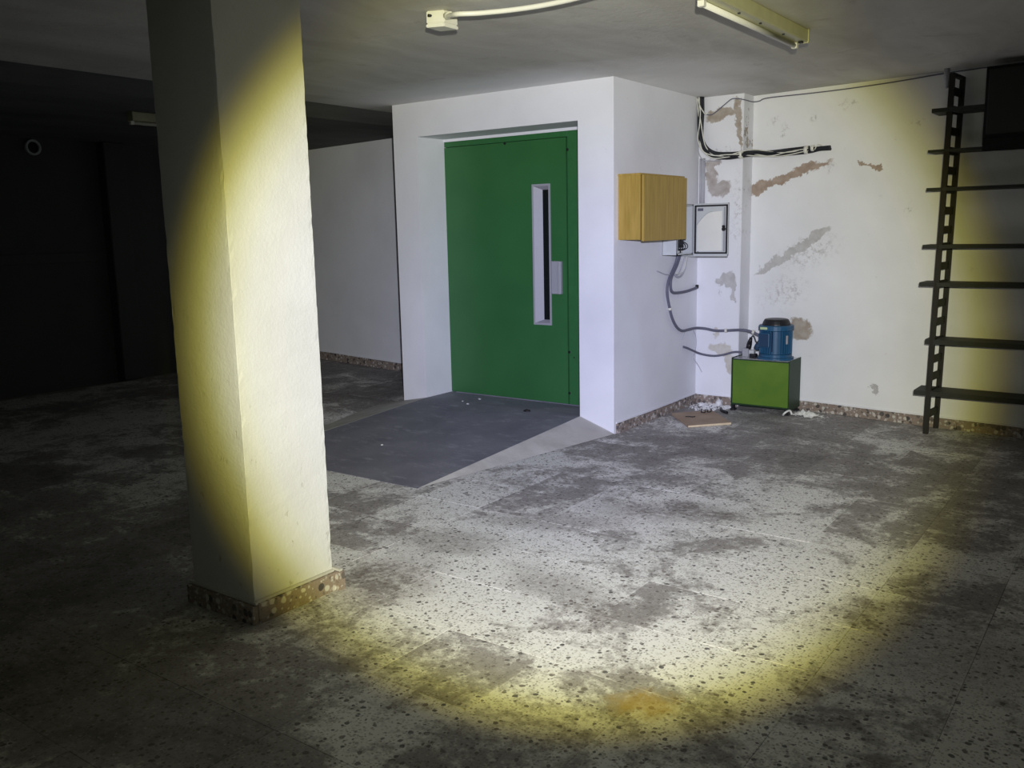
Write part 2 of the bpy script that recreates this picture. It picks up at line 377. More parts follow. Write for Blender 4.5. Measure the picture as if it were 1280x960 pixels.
B(-9.3, 3, -3, 8.2, H, H+.15).build('ceiling', M['ceiling'], kind='structure')
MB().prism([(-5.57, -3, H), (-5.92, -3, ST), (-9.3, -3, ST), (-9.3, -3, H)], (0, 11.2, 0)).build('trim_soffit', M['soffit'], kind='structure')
# back wall (turned a few degrees), continues to the right out of frame
MB().prism([(BX-.2, yw(BX-.2), -.02), (3, yw(3), -.02), (3, yw(3)+.2, -.02), (BX-.2, yw(BX-.2)+.2, -.02)], (0, 0, H+.02)).build('wall_back', M['wall_back'], kind='structure')
MB().prism([(BX-.02, CY, -.02), (-2.812, CY, -.02), (-2.804, CY+.008, -.02), (-2.804, yw(-2.804)+.05, -.02), (BX-.02, yw(BX)+.05, -.02)], (0, 0, H+.02)).build('wall_corner', M['wall_corner'], kind='structure')
# lift shaft: front with the door opening, side, left
w = MB(); w.box(AX, OL, BY, BY+.40, -.02, H); w.box(OR, BX, BY, BY+.40, -.02, H); w.box(OL, OR, BY, BY+.40, OT, H)
w.build('wall_lift_front', M['wall'], kind='structure')
B(BX-.18, BX, BY+.40, CY+.2, -.02, H).build('wall_lift_right', M['wall'], kind='structure')
B(AX, AX+.18, BY+.40, 7.4, -.02, H).build('wall_lift_left', M['wall'], kind='structure')
B(AX+.18, BX-.18, 7.2, 7.35, -.02, H).build('wall_lift_rear', M['void'], kind='structure')
MB().prism([(-9.2, yl(-9.2), -.02), (AX+.1, yl(AX+.1), -.02), (AX+.1, yl(AX+.1)+.15, -.02), (-9.2, yl(-9.2)+.15, -.02)], (0, 0, ST+.02)).build('wall_rear', M['wall'], kind='structure')
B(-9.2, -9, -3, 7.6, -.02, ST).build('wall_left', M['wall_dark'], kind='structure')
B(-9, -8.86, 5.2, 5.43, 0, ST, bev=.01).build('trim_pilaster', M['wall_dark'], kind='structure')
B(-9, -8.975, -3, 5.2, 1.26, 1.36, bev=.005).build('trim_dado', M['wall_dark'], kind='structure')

# column with slightly ragged plaster arrises
PX, PY, PW, PL = -2.772, 2.076, .389, .408
b = bmesh.new(); rings = []; nz = 90
base = []
cs = [(PX-PW, PY), (PX, PY), (PX, PY+PL), (PX-PW, PY+PL)]
for k in range(4):
    a = Vector(cs[k]); c_ = Vector(cs[(k+1) % 4]); L = (c_-a).length
    for s_ in (.0018, .02, .3, .5, .7, 1-.02/L, 1-.0018/L):
        t = s_/L if s_ in (.0018, .02) else s_
        base.append((a+(c_-a)*t, s_ == .0018 or s_ == 1-.0018/L))
for iz in range(nz+1):
    z = -.01+(H+.01)*iz/nz; r = []
    for p, edge in base:
        amp = .0018 if edge else .0004
        ctr = Vector((PX-PW/2, PY+PL/2)); d = (ctr-p).normalized()
        q = p+d*abs(random.gauss(0, amp))
        r.append(b.verts.new((q.x, q.y, z)))
    rings.append(r)
n = len(base)
for a, c_ in zip(rings, rings[1:]):
    for i in range(n): b.faces.new((a[i], a[(i+1) % n], c_[(i+1) % n], c_[i]))
b.faces.new(rings[0][::-1]); b.faces.new(rings[-1])
MB().merge(b).build('column', M['column'], kind='structure')

# ramp to the lift door
ramp = struct('floor_ramp', (-4.24, 4.8, 0))
RB = 3.81; y2 = YD+.02
def slab(poly, zb=-.003):
    w = MB(); top = [w.bm.verts.new(p) for p in poly]; bot = [w.bm.verts.new((p[0], p[1], zb)) for p in poly]; k = len(poly)
    w.bm.faces.new(top); w.bm.faces.new(bot[::-1])
    for i in range(k): w.bm.faces.new((top[i], bot[i], bot[(i+1) % k], top[(i+1) % k]))
    return w
w = MB()
tp = [(OL, RB), (OR, RB), (OR, BY), (OL, BY), (OL, y2), (OR, y2)]
zz = [.002, .002, RZ, RZ, RZ, RZ]
tv = [w.bm.verts.new((p[0], p[1], z)) for p, z in zip(tp, zz)]; bv = [w.bm.verts.new((p[0], p[1], -.003)) for p in tp]
for f in ((0,1,2,3), (3,2,5,4)): w.bm.faces.new([tv[i] for i in f]); w.bm.faces.new([bv[i] for i in f[::-1]])
for i, j in ((0,1), (1,2), (2,5), (5,4), (4,3), (3,0)): w.bm.faces.new((tv[i], bv[i], bv[j], tv[j]))
w.build('ramp_surface', M['ramp'], ramp)
def flank(p):  # tetra-like wedge: top edge a-b, foot c
    w = MB(); v = [w.bm.verts.new(q) for q in p]
    for f in ((0,1,2), (0,3,1), (0,2,3), (1,3,2)): w.bm.faces.new([v[i] for i in f])
    return w
flank([(OR+.001, RB, .003), (OR+.001, BY-.001, RZ), (BX+.005, BY-.001, .003), (OR+.001, BY-.001, -.003)]).build('ramp_flank', M['cement'], ramp)
flank([(OL-.001, RB, .003), (OL-.001, BY-.001, RZ), (OL-.55, BY-.001, .003), (OL-.001, BY-.001, -.003)]).build('ramp_flank', M['cement'], ramp)

# ------------------------------------------------------------------ door_1 (lift door)
door = struct('door_1', ((OL+OR)/2, YD, RZ)); DT = 2.2365; GXd = -3.785
w = MB()
w.box(OL, -4.111, YD, YD+.045, RZ+.004, 2.19); w.box(-3.937, GXd-.006, YD, YD+.045, RZ+.004, 2.19)
w.box(-4.111, -3.937, YD, YD+.045, RZ+.004, .738); w.box(-4.111, -3.937, YD, YD+.045, 1.85, 2.19)
leaf = w.build('door_leaf', M['door'], door)
B(GXd+.006, OR, YD-.002, YD+.05, RZ+.002, DT, bev=.003).build('door_stile', M['door_edge'], door)
B(OL, GXd+.006, YD, YD+.045, 2.194, DT, bev=.002).build('door_head', M['door_edge'], door)
B(OL, OR, YD+.05, YD+.075, RZ, OT).build('backing', M['void'], door)
B(OL, OR, YD-.004, YD+.02, DT, OT+.002).build('head_filler', M['wall'], door)
# vision panel: outer frame with deep splayed reveals
X0, X1, Z0, Z1 = -4.111, -3.937, .738, 1.85; xi0, xi1, zi0, zi1 = -4.035, -3.975, .778, 1.806; fw = .016; yo = YD-.006; yi = YD+.036
w = MB()
def ring(w, o, y, i, y_):
    a = [w.bm.verts.new((x, y, z)) for x, z in o]; c_ = [w.bm.verts.new((x, y_, z)) for x, z in i]
    for k in range(4): w.bm.faces.new((a[k], a[(k+1) % 4], c_[(k+1) % 4], c_[k]))
def rc4(x0, x1, z0, z1): return [(x0, z0), (x1, z0), (x1, z1), (x0, z1)]
ring(w, rc4(X0, X1, Z0, Z1), YD+.001, rc4(X0, X1, Z0, Z1), yo)
ring(w, rc4(X0, X1, Z0, Z1), yo, rc4(X0+fw, X1-fw, Z0+fw, Z1-fw), yo)
ring(w, rc4(X0+fw, X1-fw, Z0+fw, Z1-fw), yo, rc4(xi0, xi1+.018, zi0, zi1), yi)
vf = w.build('vision_frame', M['silver'], door)
B(X0, X1, yi, yi+.006, Z0, Z1).build('glass_pane', M['glass'], door)
w = MB(); w.box(-3.931, -3.86, YD-.014, YD, .99, 1.249, bev=.004); w.box(-3.862, -3.831, YD-.034, YD, .99, 1.249, bev=.006, seg=2)
w.build('pull_handle', M['silver'], door)
for x, z in ((-4.369, 2.183), (-3.775, 2.096), (-3.775, .532), (-3.777, .20), (-3.73, .49)):
    MB().cyl((x, YD-.004, z), (x, YD+.004, z), .011 if x < -3.74 else .006, 10).build('screw', M['black'], door)
B(OL+.06, OR, YD-.012, YD+.0, RZ, RZ+.006).build('sill', M['ramp'], door)

# ------------------------------------------------------------------ skirtings, laid piece by piece
def skirt(name, p0, p1, nrm, h=.075, th=.014, n=None, bead='wall'):
    p0 = Vector(p0); p1 = Vector(p1); d = p1-p0; L = d.length; d.normalize(); nrm = Vector(nrm).normalized(); n = n or max(1, round(L/.42))
    s = struct(name, tuple((p0+p1)/2))
    cap = MB(); cap.prism([p0+Vector((0, 0, h)), p1+Vector((0, 0, h)), p1+nrm*(th*.5)+Vector((0, 0, h)), p0+nrm*(th*.5)+Vector((0, 0, h))], (0, 0, .010)); cap.build('mortar_bead', M[bead], s)
    for k in range(n):
        a = p0+d*(L*k/n+.0015); e = p0+d*(L*(k+1)/n-.0015); t = th+random.uniform(-.002, .003); hh = h+random.uniform(-.006, .003)
        MB().prism([a, e, e+nrm*t, a+nrm*t], (0, 0, hh)).build('skirting_tile', M['skirting'], s)
skirt('baseboard_lift', (BX, BY+.03, 0), (BX, CY, 0), (1, 0, 0), n=4)
skirt('baseboard_corner', (BX+.015, CY, 0), (-2.804, CY, 0), (0, -1, 0), n=1)
skirt('baseboard_back', (-2.80, yw(-2.80), 0), (1.4, yw(1.4), 0), WN, n=10)
skirt('baseboard_rear', (-8.9, yl(-8.9), 0), (AX, yl(AX), 0), (-.17, -1, 0), .09)
skirt('baseboard_column_front', (PX-PW-.02, PY, 0), (PX+.02, PY, 0), (0, -1, 0), .08, .022, 1, 'cement')
skirt('baseboard_column_right', (PX, PY, 0), (PX, PY+PL, 0), (1, 0, 0), .08, .022, 1, 'cement')
skirt('baseboard_column_back', (PX-PW-.02, PY+PL, 0), (PX+.045, PY+PL, 0), (0, 1, 0), .085, .03, 1, 'cement')
skirt('baseboard_column_left', (PX-PW, PY, 0), (PX-PW, PY+PL, 0), (-1, 0, 0), .08, .022, 1, 'cement')

# ------------------------------------------------------------------ wooden wall cabinet
k0, k1, c0, c1, q0, q1 = BX, -2.98, 5.705, 6.41, 1.402, 1.86
cab = thing('wall_cabinet', 'oak coloured wooden cabinet hung on the white wall right of the lift', 'cabinet', (BX, 6.06, q0))
B(k0, k1-.02, c0, c0+.018, q0+.01, q1, bev=.001).build('side_panel', M['wood'], cab)
B(k0, k1-.02, c1-.018, c1, q0+.01, q1, bev=.001).build('side_panel', M['wood'], cab)
B(k0, k1-.02, c0-.004, c1+.003, q1-.004, q1+.012, bev=.001).build('top_panel', M['wood'], cab)
B(k0, k1-.025, c0+.018, c1-.018, q0+.01, q0+.026).build('bottom_panel', M['wood_edge'], cab)
B(k0, k0+.006, c0+.018, c1-.018, q0+.026, q1-.005).build('back_panel', M['wood_edge'], cab)
B(k1-.016, k1+.002, c0+.006, c1, q0, q1-.002, bev=.0015).build('door', M['wood'], cab)
B(k1-.021, k1-.0155, c0, c1, q0+.008, q1-.004).build('door_gap', M['wood_edge'], cab)

# ------------------------------------------------------------------ electrical enclosure, door swung open
e0, e1, f0, f1, z0, z1 = BX, -3.057, 6.41, 6.703, 1.277, 1.668
enc = thing('electrical_enclosure', 'grey metal electrical box with its door swung open beside the wooden cabinet', 'electrical box', (BX, 6.55, z0))
w = MB(); w.box(e0, e1, f0, f0+.003, z0, z1); w.box(e0, e1, f1-.003, f1, z0, z1); w.box(e0, e1, f0, f1, z0, z0+.003); w.box(e0, e1, f0, f1, z1-.003, z1); w.box(e0, e0+.003, f0, f1, z0, z1)
w.box(e1-.004, e1, f0, f0+.016, z0, z1); w.box(e1-.004, e1, f1-.02, f1, z0, z1); w.box(e1-.004, e1, f0, f1, z0, z0+.014); w.box(e1-.004, e1, f0, f1, z1-.014, z1)
w.build('enclosure_body', M['grey_paint'], enc)
B(e0+.01, e0+.014, f0+.02, f1-.02, z0+.02, z1-.02).build('mounting_plate', M['plate'], enc)
for k in range(3): B(e0+.014, e0+.085, f0+.03+k*.062, f0+.08+k*.062, 1.335, 1.395, bev=.004).build('contactor', M['black'], enc)
for k in range(8): B(e0+.014, e0+.06, f0+.035+k*.026, f0+.057+k*.026, 1.292, 1.318, bev=.002).build('terminal', M['black'] if k % 3 == 0 else M['white_plastic'], enc)
w = MB()
for k in range(5):
    y = f0+.05+k*.04; w.tube([(e0+.06, y, 1.39), (e0+.10, y+.02, 1.36), (e0+.105, y+.015, 1.33), (e0+.06, y+.005, 1.31)], .0035, 6)
w.build('loose_wiring', M['rubber'], enc)
dx0, dx1, dy = -3.052, -2.760, f1+.002
w = MB(); w.box(dx0, dx1, dy, dy+.003, 1.268, 1.672); w.box(dx0, dx1, dy-.014, dy+.003, 1.268, 1.274); w.box(dx0, dx1, dy-.014, dy+.003, 1.668, 1.672)
w.box(dx0, dx0+.004, dy-.014, dy+.003, 1.268, 1.672); w.box(dx1-.004, dx1, dy-.014, dy+.003, 1.268, 1.672)
w.build('enclosure_door', M['grey_paint'], enc)
w = MB(); gx0, gx1, gz0, gz1, gt = dx0+.010, dx1-.008, 1.282, 1.660, .012
w.box(gx0, gx1, dy-.013, dy, gz0, gz0+gt, bev=.003); w.box(gx0, gx1, dy-.013, dy, gz1-gt, gz1, bev=.003); w.box(gx0, gx0+gt, dy-.013, dy, gz0, gz1, bev=.003); w.box(gx1-gt, gx1, dy-.013, dy, gz0, gz1, bev=.003)
w.build('door_gasket', M['black'], enc)
pap = []
for t in range(9):
    a = t/8*math.pi/2; pap.append((dx0+.028+.13*(1-math.sin(a)) if False else dx0+.03+.13*t/8, dy-.006-.004*math.sin(a), 1.505+.10*math.sin(a)))
w = MB(); w.prism([(dx0+.03, dy-.005, 1.30)]+pap+[(dx1-.055, dy-.006, 1.612), (dx1-.052, dy-.005, 1.305)], (0, .0015, 0)); w.build('document_sheet', M['paper'], enc)
w = MB(); w.tube([(p[0], p[1]-.004, p[2]+.004) for p in pap], .0022, 6, 3); w.build('sheet_curl', M['plate'], enc)
B(dx1-.042, dx1-.028, dy-.006, dy, 1.30, 1.64, bev=.002).build('locking_bar', M['silver'], enc)
w = MB(); w.cyl((-2.797, dy-.022, 1.492), (-2.797, dy-.006, 1.492), .011, 14); w.cyl((-2.797, dy-.018, 1.472), (-2.797, dy-.006, 1.472), .015, 14); w.cyl((-2.789, dy-.02, 1.475), (-2.789, dy-.018, 1.475), .004, 8); w.build('lock', M['black'], enc)
B(dx0+.032, dx0+.078, dy-.003, dy, 1.615, 1.636).build('warning_sticker', M['conduit'], enc)
B(dx0+.030, dx0+.046, dy-.004, dy, 1.296, 1.308).build('warning_sticker', M['conduit'], enc)
B(e0+.02, dx1, dy-.02, dy-.004, 1.262, 1.268).build('bottom_rail', M['grey_paint'], enc)

# ------------------------------------------------------------------ cables
cx = BX+.02
feed = thing('motor_conduit', 'dark flexible conduit sagging from the grey electrical box to the blue motor', 'conduit', (cx, 6.62, .65))
MB().tube([(cx+.01, 6.627, 1.275), (cx, 6.60, 1.20), (cx, 6.487, 1.084), (cx, 6.46, .991), (cx, 6.491, .894), (cx, 6.551, .78), (cx, 6.641, .695), (cx, 6.74, .655), (cx, 6.86, .652), (-3.15, 6.99, .653), (-3.09, 7.046, .645), (-2.98, 7.046, .632), (-2.785, 7.046, .648), (-2.70, 7.05, .64), (-2.615, 7.05, .61)], .0115, 10).build('conduit', M['conduit'], feed)
for p, a in (((cx, 6.512, .855), (0, .35, -1)), ((-2.905, 7.046, .637), (1, 0, .05)), ((-2.672, 7.05, .635), (1, 0, -.3))):
    p = Vector(p); a = Vector(a).normalized(); MB().cyl(p-a*.010, p+a*.010, .0165, 12).build('cable_clip', M['white_plastic'], feed)
br = thing('branch_conduit', 'short dark conduit branching sideways below the electrical box', 'conduit', (cx, 6.75, .98))
MB().tube([(cx+.005, 6.68, 1.275), (cx+.004, 6.62, 1.19), (cx+.004, 6.525, 1.10), (cx+.003, 6.515, 1.03), (cx+.003, 6.54, .988), (cx, 6.62, .973), (cx, 6.80, .972), (cx, 6.98, .985), (cx, 7.02, .99)], .0115, 10).build('conduit', M['conduit'], br)
MB().cyl((cx, 7.018, .985), (cx, 7.024, 1.012), .014, 10).build('conduit_end', M['rubber'], br)
lp = thing('looped_wire', 'pale wires hanging in a loop below the electrical box', 'wire', (cx, 6.68, 1.1))
MB().tube([(cx+.02, 6.775, 1.275), (cx+.01, 6.77, 1.18), (cx, 6.74, 1.12), (cx, 6.68, 1.097), (cx, 6.62, 1.105), (cx, 6.58, 1.13)], .008, 8).build('thick_wire', M['greywire'], lp)
MB().tube([(cx+.03, 6.72, 1.275), (cx+.01, 6.70, 1.18), (cx, 6.65, 1.12), (cx, 6.60, 1.122), (cx-.005, 6.45, 1.128), (BX+.006, 6.30, 1.165)], .004, 6).build('thin_wire', M['greywire'], lp)
MB().tube([(cx+.03, 6.76, 1.275), (cx+.012, 6.745, 1.17), (cx+.004, 6.70, 1.125), (cx, 6.63, 1.13)], .004, 6).build('thin_wire', M['white_plastic'], lp)
hw = thing('hanging_wire', 'thin grey wire dangling in the wall corner above the skirting', 'wire', (BX+.008, 6.95, .27))
MB().tube([(BX+.008, 6.99, .635), (BX+.008, 7.04, .57), (BX+.010, 7.045, .50), (BX+.008, 7.02, .44), (BX+.01, 7.0, .39), (BX+.03, 7.045, .33), (BX+.06, 7.055, .27)], .0028, 6).build('wire_strand', M['greywire'], hw)
MB().tube([(BX+.006, 6.84, .65), (BX+.006, 6.80, .61), (BX+.006, 6.775, .575)], .0024, 6).build('wire_strand', M['greywire'], hw)
low = thing('valve_hose', 'grey hose from the white wall to the valve on the green tank', 'hose', (cx, 6.83, .45))
MB().tube([(BX+.004, 6.80, .515), (cx, 6.86, .495), (cx+.005, 6.96, .462), (-3.12, 7.04, .428), (-3.02, 7.046, .418), (-2.93, 7.046, .432), (-2.83, 7.05, .462), (-2.74, 7.05, .462)], .0095, 8).build('hose', M['conduit'], low)

bd = thing('cable_bundle', 'thick bundle of black and white cables bending from the ceiling corner along the wall', 'cables', (-2.8, 7.0, 2.06))
path = [(-3.148, 7.02, 2.525), (-3.148, 7.02, 2.412), (-3.150, 7.02, 2.30), (-3.142, 7.02, 2.20), (-3.100, 7.022, 2.118), (-3.025, 7.026, 2.066), (-2.911, 7.03, 2.050), (-2.80, 7.028, 2.052), (-2.73, 7.12, 2.062), (-2.618, 7.205, 2.062), (-2.482, 7.19, 2.062), (-2.304, 7.165, 2.066)]
def off(path, a, s=0, e=None, w=0.0):
    P = [Vector(p) for p in path][s:e]; o = []
    for i, p in enumerate(P):
        t = (P[min(i+1, len(P)-1)]-P[max(i-1, 0)]).normalized(); v = Vector((0, -1, 0)); v = (v-t*v.dot(t)).normalized(); u = t.cross(v)
        k = math.sin(i*1.3+a*3)*w; o.append(p+v*(math.sin(a)*.016+.0)+u*(math.cos(a)*.016+k))
    return o
tail = [(-2.221, 7.153, 2.073), (-2.13, 7.140, 2.070)]
for k, a in enumerate((.2, 1.7, 3.2, 4.7)):
    MB().tube(off(path+(tail if k < 2 else []), a, w=.004), .0125 if k % 2 else .0105, 8).build('black_cable', M['rubber'], bd)
for k, a in enumerate((1.0, 2.4, .6)):
    MB().tube([p+Vector((0, -.012, 0)) for p in off(path, a, w=.017)], .0045, 6).build('white_cable', M['white_plastic'], bd)
MB().tube([(-3.168, 7.03, 2.30), (-3.175, 7.02, 2.2), (-3.165, 7.02, 2.10), (-3.13, 7.03, 2.035), (-3.06, 7.04, 2.018), (-2.98, 7.04, 2.022)], .004, 6).build('white_cable', M['greywire'], bd)
for p in ((-2.80, 7.028, 2.052), (-2.325, 7.165, 2.066)):
    p = Vector(p); a = Vector((1, -.14, 0)).normalized(); MB().cyl(p-a*.014, p+a*.014, .031, 14).build('cable_tie', M['conduit_white'], bd)
MB().cyl((-2.285, 7.155, 2.073), (-2.262, 7.152, 2.075), .024, 12).build('cable_tie', M['conduit_white'], bd)
MB().tube([(-2.25, 7.12, 2.06), (-2.225, 7.115, 2.095), (-2.19, 7.12, 2.085)], .004, 6).build('white_cable', M['white_plastic'], bd)

tw = thing('overhead_wire', 'thin dark wire looping out of the corner and running along under the ceiling', 'wire', (-2.8, 7.1, 2.45))
MB().tube([(-3.165, 7.03, 2.51), (-3.12, 7.015, 2.41), (-3.09, 7.02, 2.385), (-3.045, 7.03, 2.388), (-2.962, 7.05, 2.451), (-2.90, 7.050, 2.490), (-2.85, 7.050, 2.488), (-2.805, 7.052, 2.478), (-2.790, 7.10, 2.474), (-2.785, 7.20, 2.473)]+[tuple(wp(x, z, .012)) for x, z in ((-2.75, 2.481), (-2.673, 2.497), (-2.339, 2.492), (-2.027, 2.491), (-1.676, 2.498), (-1.351, 2.512), (-1.097, 2.516), (-.6, 2.518))], .0042, 6).build('wire_strand', M['conduit'], tw)
MB().tube([(-3.17, 7.0, 2.515), (-3.14, 6.985, 2.45), (-3.105, 6.99, 2.395), (-3.085, 7.0, 2.385)], .0045, 6).build('wire_strand', M['white_plastic'], tw)
for x, lab in ((-3.156, 'grey riser pipe in the corner above the electrical box, left one'), (-3.128, 'grey riser pipe in the corner above the electrical box, right one')):
    t = thing('riser_pipe', lab, 'pipe', (x, 7.052, 1.66), 'riser pipes in the corner')
    MB().cyl((x, 7.052, 1.62), (x, 7.052, 2.045), .0105, 12).build('pipe', M['greywire'], t)

# ------------------------------------------------------------------ hydraulic power unit
hp = thing('hydraulic_power_unit', 'green steel oil tank carrying a blue electric motor in the corner', 'pump', (-2.56, 7.05, 0))
tx0, tx1, ty0, ty1 = -2.797, -2.318, 6.91, 7.185
B(tx0+.008, tx1-.006, ty0+.004, ty1-.004, .058, .425, bev=.004).build('tank_front', M['tank'], hp)
B(tx1-.006, tx1, ty0, ty1, .03, .438, bev=.002).build('tank_end_plate', M['tank_side'], hp)['label'] = 'end plate in green darkened for shade'
B(tx0, tx0+.008, ty0, ty1, .03, .438, bev=.002).build('tank_end_plate', M['tank_side'], hp)
B(tx0+.008, tx1-.006, ty0+.001, ty0+.006, .05, .060).build('bottom_lip', M['tank_side'], hp)
B(tx0+.008, tx1-.006, ty0+.0, ty0+.006, .420, .428).build('top_lip', M['tank_side'], hp)
for x in (tx0+.004, tx1-.03):
    for y in (ty0+.002, ty1-.05):
        w = MB(); w.box(x-.010, x+.032, y-.006, y+.045, 0, .014, bev=.003); w.box(x, x+.022, y, y+.035, .012, .06, bev=.002); w.build('foot', M['black'], hp)
B(tx0+.012, tx1-.012, ty0+.008, ty1-.008, .425, .434, bev=.002).build('tank_lid', M['steel'], hp)
mx, my = -2.483, 7.05
MB().lathe(mx, my, [(.142, .434), (.142, .448), (.128, .452), (.128, .474), (.118, .478)]).build('mounting_flange', M['motor'], hp)
mo = MB().lathe(mx, my, [(.112, .474), (.112, .668)]).build('motor_housing', M['motor'], hp)
w = MB()
for k in range(36):
    a = 2*math.pi*k/36
    bb = bmesh.new(); r_ = MB().box(.108, .128, -.0028, .0028, .480, .664); bb.free(); b2 = r_.bm
    w.merge(b2, Matrix.Translation((mx, my, 0)) @ Matrix.Rotation(a, 4, 'Z'))
w.build('cooling_fins', M['motor'], mo)
MB().lathe(mx, my, [(.128, .662), (.137, .668), (.137, .700), (.130, .706)]).build('end_shield', M['motor'], hp)
MB().lathe(mx, my, [(.110, .704), (.108, .716), (.100, .738), (.092, .750), (.080, .754)]).build('fan_cowl', M['black'], hp)
B(mx-.085, mx+.015, my-.1345, my-.120, .676, .696, bev=.002).build('nameplate', M['nameplate'], hp)
w = MB(); w.box(mx-.095, mx-.005, my-.140, my-.10, .530, .650, bev=.008, seg=2); w.build('terminal_box', M['motor'], hp)
B(mx-.088, mx-.012, my-.144, my-.138, .538, .642, bev=.003).build('terminal_lid', M['motor_dark'], hp)
B(mx+.002, mx+.014, my-.132, my-.115, .50, .66).build('housing_rib', M['motor_dark'], hp)
B(mx+.105, mx+.118, my-.075, my-.055, .56, .63, bev=.003).build('data_label', M['silver'], hp)
MB().lathe(mx-.142, my-.02, [(.010, .490), (.026, .500), (.030, .520), (.020, .545), (.006, .552)], 12).build('cable_gland', M['motor_dark'], hp)
B(mx-.165, mx-.10, my-.04, my+.0, .505, .53, bev=.004).build('gland_boss', M['motor_dark'], hp)
MB().cyl((mx-.125, my, .61), (mx-.10, my, .61), .016, 12).build('gland', M['conduit'], hp)
vb = B(-2.752, -2.70, 7.02, 7.075, .434, .502, bev=.003).build('valve_block', M['silver'], hp)
w = MB(); w.box(-2.698, -2.655, 7.025, 7.07, .434, .490, bev=.003); w.build('valve_coil', M['plate'], hp)
w = MB(); w.box(-2.69, -2.635, 7.012, 7.06, .434, .462, bev=.004); w.build('valve_plug', M['black'], hp)
w = MB(); w.cyl((-2.708, 7.045, .500), (-2.700, 7.045, .545), .021, 14); w.cyl((-2.700, 7.045, .545), (-2.688, 7.045, .592), .021, 14, .011); w.build('solenoid', M['black'], hp)
MB().tube([(-2.688, 7.045, .59), (-2.676, 7.042, .606), (-2.660, 7.04, .600), (-2.648, 7.04, .570), (-2.635, 7.04, .555), (-2.618, 7.04, .575), (-2.60, 7.04, .585)], .0045, 6).build('solenoid_cable', M['black'], hp)

# ------------------------------------------------------------------ debris on the floor
bo = thing('fibreboard_sheet', 'brown fibreboard sheet lying on the floor in front of the green tank', 'board', (-2.85, 6.43, .004))
cs = [Vector((-3.118, 6.470, .003)), Vector((-2.807, 6.113, .003)), Vector((-2.574, 6.379, .003)), Vector((-2.885, 6.738, .003))]
MB().prism(cs, (0, 0, .016)).build('sheet', M['board'], bo)
a, c_ = cs[1], cs[2]; d = (c_-a).normalized(); nn = Vector((d.y, -d.x, 0))
MB().prism([a+d*.001-nn*.001, c_-d*.001-nn*.001, c_-d*.001+nn*.0015, a+d*.001+nn*.0015], (0, 0, .014)).build('pale_edge', M['board_edge'], bo)
for k, (x, y, a, lab) in enumerate(((-2.90, 6.60, .2, 'left black staple standing on the brown fibreboard sheet'), (-2.87, 6.645, .6, 'right black staple standing on the brown fibreboard sheet'))):
    t = tag(MB().tube([(x-.016*math.cos(a), y-.016*math.sin(a), .021), (x-.016*math.cos(a), y-.016*math.sin(a), .045), (x-.012*math.cos(a), y-.012*math.sin(a), .024), (x+.014*math.cos(a), y+.014*math.sin(a), .026), (x+.016*math.cos(a), y+.016*math.sin(a), .050)], .0045, 6, 4).build('staple', M['black']), lab, 'staple', 'black staples on the board')
tag(MB().tube([(-2.955, 6.382, .023), (-2.93, 6.395, .024), (-2.905, 6.40, .023), (-2.888, 6.418, .024)], .004, 6).build('wire_scrap', M['black']), 'thin black wire scrap lying near the left corner of the fibreboard', 'wire')
w = MB(); w.tube([(-2.862, 6.865, .014), (-2.83, 6.80, .016), (-2.80, 6.765, .014), (-2.755, 6.735, .012)], .012, 8); tag(w.build('cable_offcut', M['black']), 'thick black cable offcut lying on the floor left of the green tank', 'cable')
w = MB()
for k in range(420):
    u, v = random.random(), random.random()
    x = -3.14+.32*u**.8; y = 6.72+.33*v**.8
    if x < -2.98 and y < 6.80 and random.random() < .85: continue
    if -2.90 < x and 6.70 < y < 6.88: continue
    w.chunk((x, y, .0005), random.choice((.004, .005, .007, .009, .013)), .6)
o = w.build('plaster_rubble', M['plaster'], kind='stuff'); tag(o, 'scatter of white crumbled plaster in the corner left of the green tank', 'rubble')
tag(MB().chunk((-2.93, 6.985, .004), .038, 1.1).build('plaster_lump', M['plaster']), 'largest white plaster lump beside the left end of the green tank', 'plaster')
tag(MB().chunk((-3.06, 6.93, .004), .026, .8).build('plaster_lump', M['plaster']), 'smaller white plaster lump nearest the wall corner', 'plaster')
# crumpled white film
def crumple(cx, cy, rx, ry, amp, n=14, rot=0):
    b = bmesh.new(); vs = {}
    for i in range(n+1):
        for j in range(n+1):
            u, v = i/n*2-1, j/n*2-1; rr = math.hypot(u, v)
            lim = .82+.2*math.sin(5*math.atan2(v, u)+1.3)
            if rr > lim: continue
            z = abs(random.gauss(0, amp))*(1.1-rr)+.001
            x, y = u*rx+random.gauss(0, .004), v*ry+random.gauss(0, .004)
            vs[i, j] = b.verts.new((cx+x*math.cos(rot)-y*math.sin(rot), cy+x*math.sin(rot)+y*math.cos(rot), z))
    for i in range(n):
        for j in range(n):
            q = [vs.get(k) for k in ((i, j), (i+1, j), (i+1, j+1), (i, j+1))]
            if all(q): b.faces.new(q)
    bmesh.ops.delete(b, geom=[v for v in b.verts if not v.link_faces], context='VERTS')
    r = bmesh.ops.solidify(b, geom=list(b.faces), thickness=.0012)
    for v in b.verts: v.co.z = max(v.co.z, .0006)
    return MB().merge(b)
tag(crumple(-2.19, 6.985, .16, .09, .022, rot=-.12).build('plastic_film', M['paper']), 'crumpled white film on the floor right of the green tank', 'film')
tag(MB().tube([(-2.345, 6.872, .010), (-2.33, 6.855, .028), (-2.315, 6.868, .042), (-2.30, 6.90, .045), (-2.285, 6.905, .015)], .008, 6).build('ribbon_scrap', M['paper']), 'curled white ribbon scrap at the right front foot of the green tank', 'scrap')
w = MB()
for k in range(60): w.chunk((random.uniform(-2.32, -2.02), random.uniform(6.9, 7.10), .0004), random.choice((.003, .004, .006)), .5)
tag(w.build('paper_crumbs', M['plaster'], kind='stuff'), 'white crumbs scattered around the crumpled film right of the tank', 'crumbs')
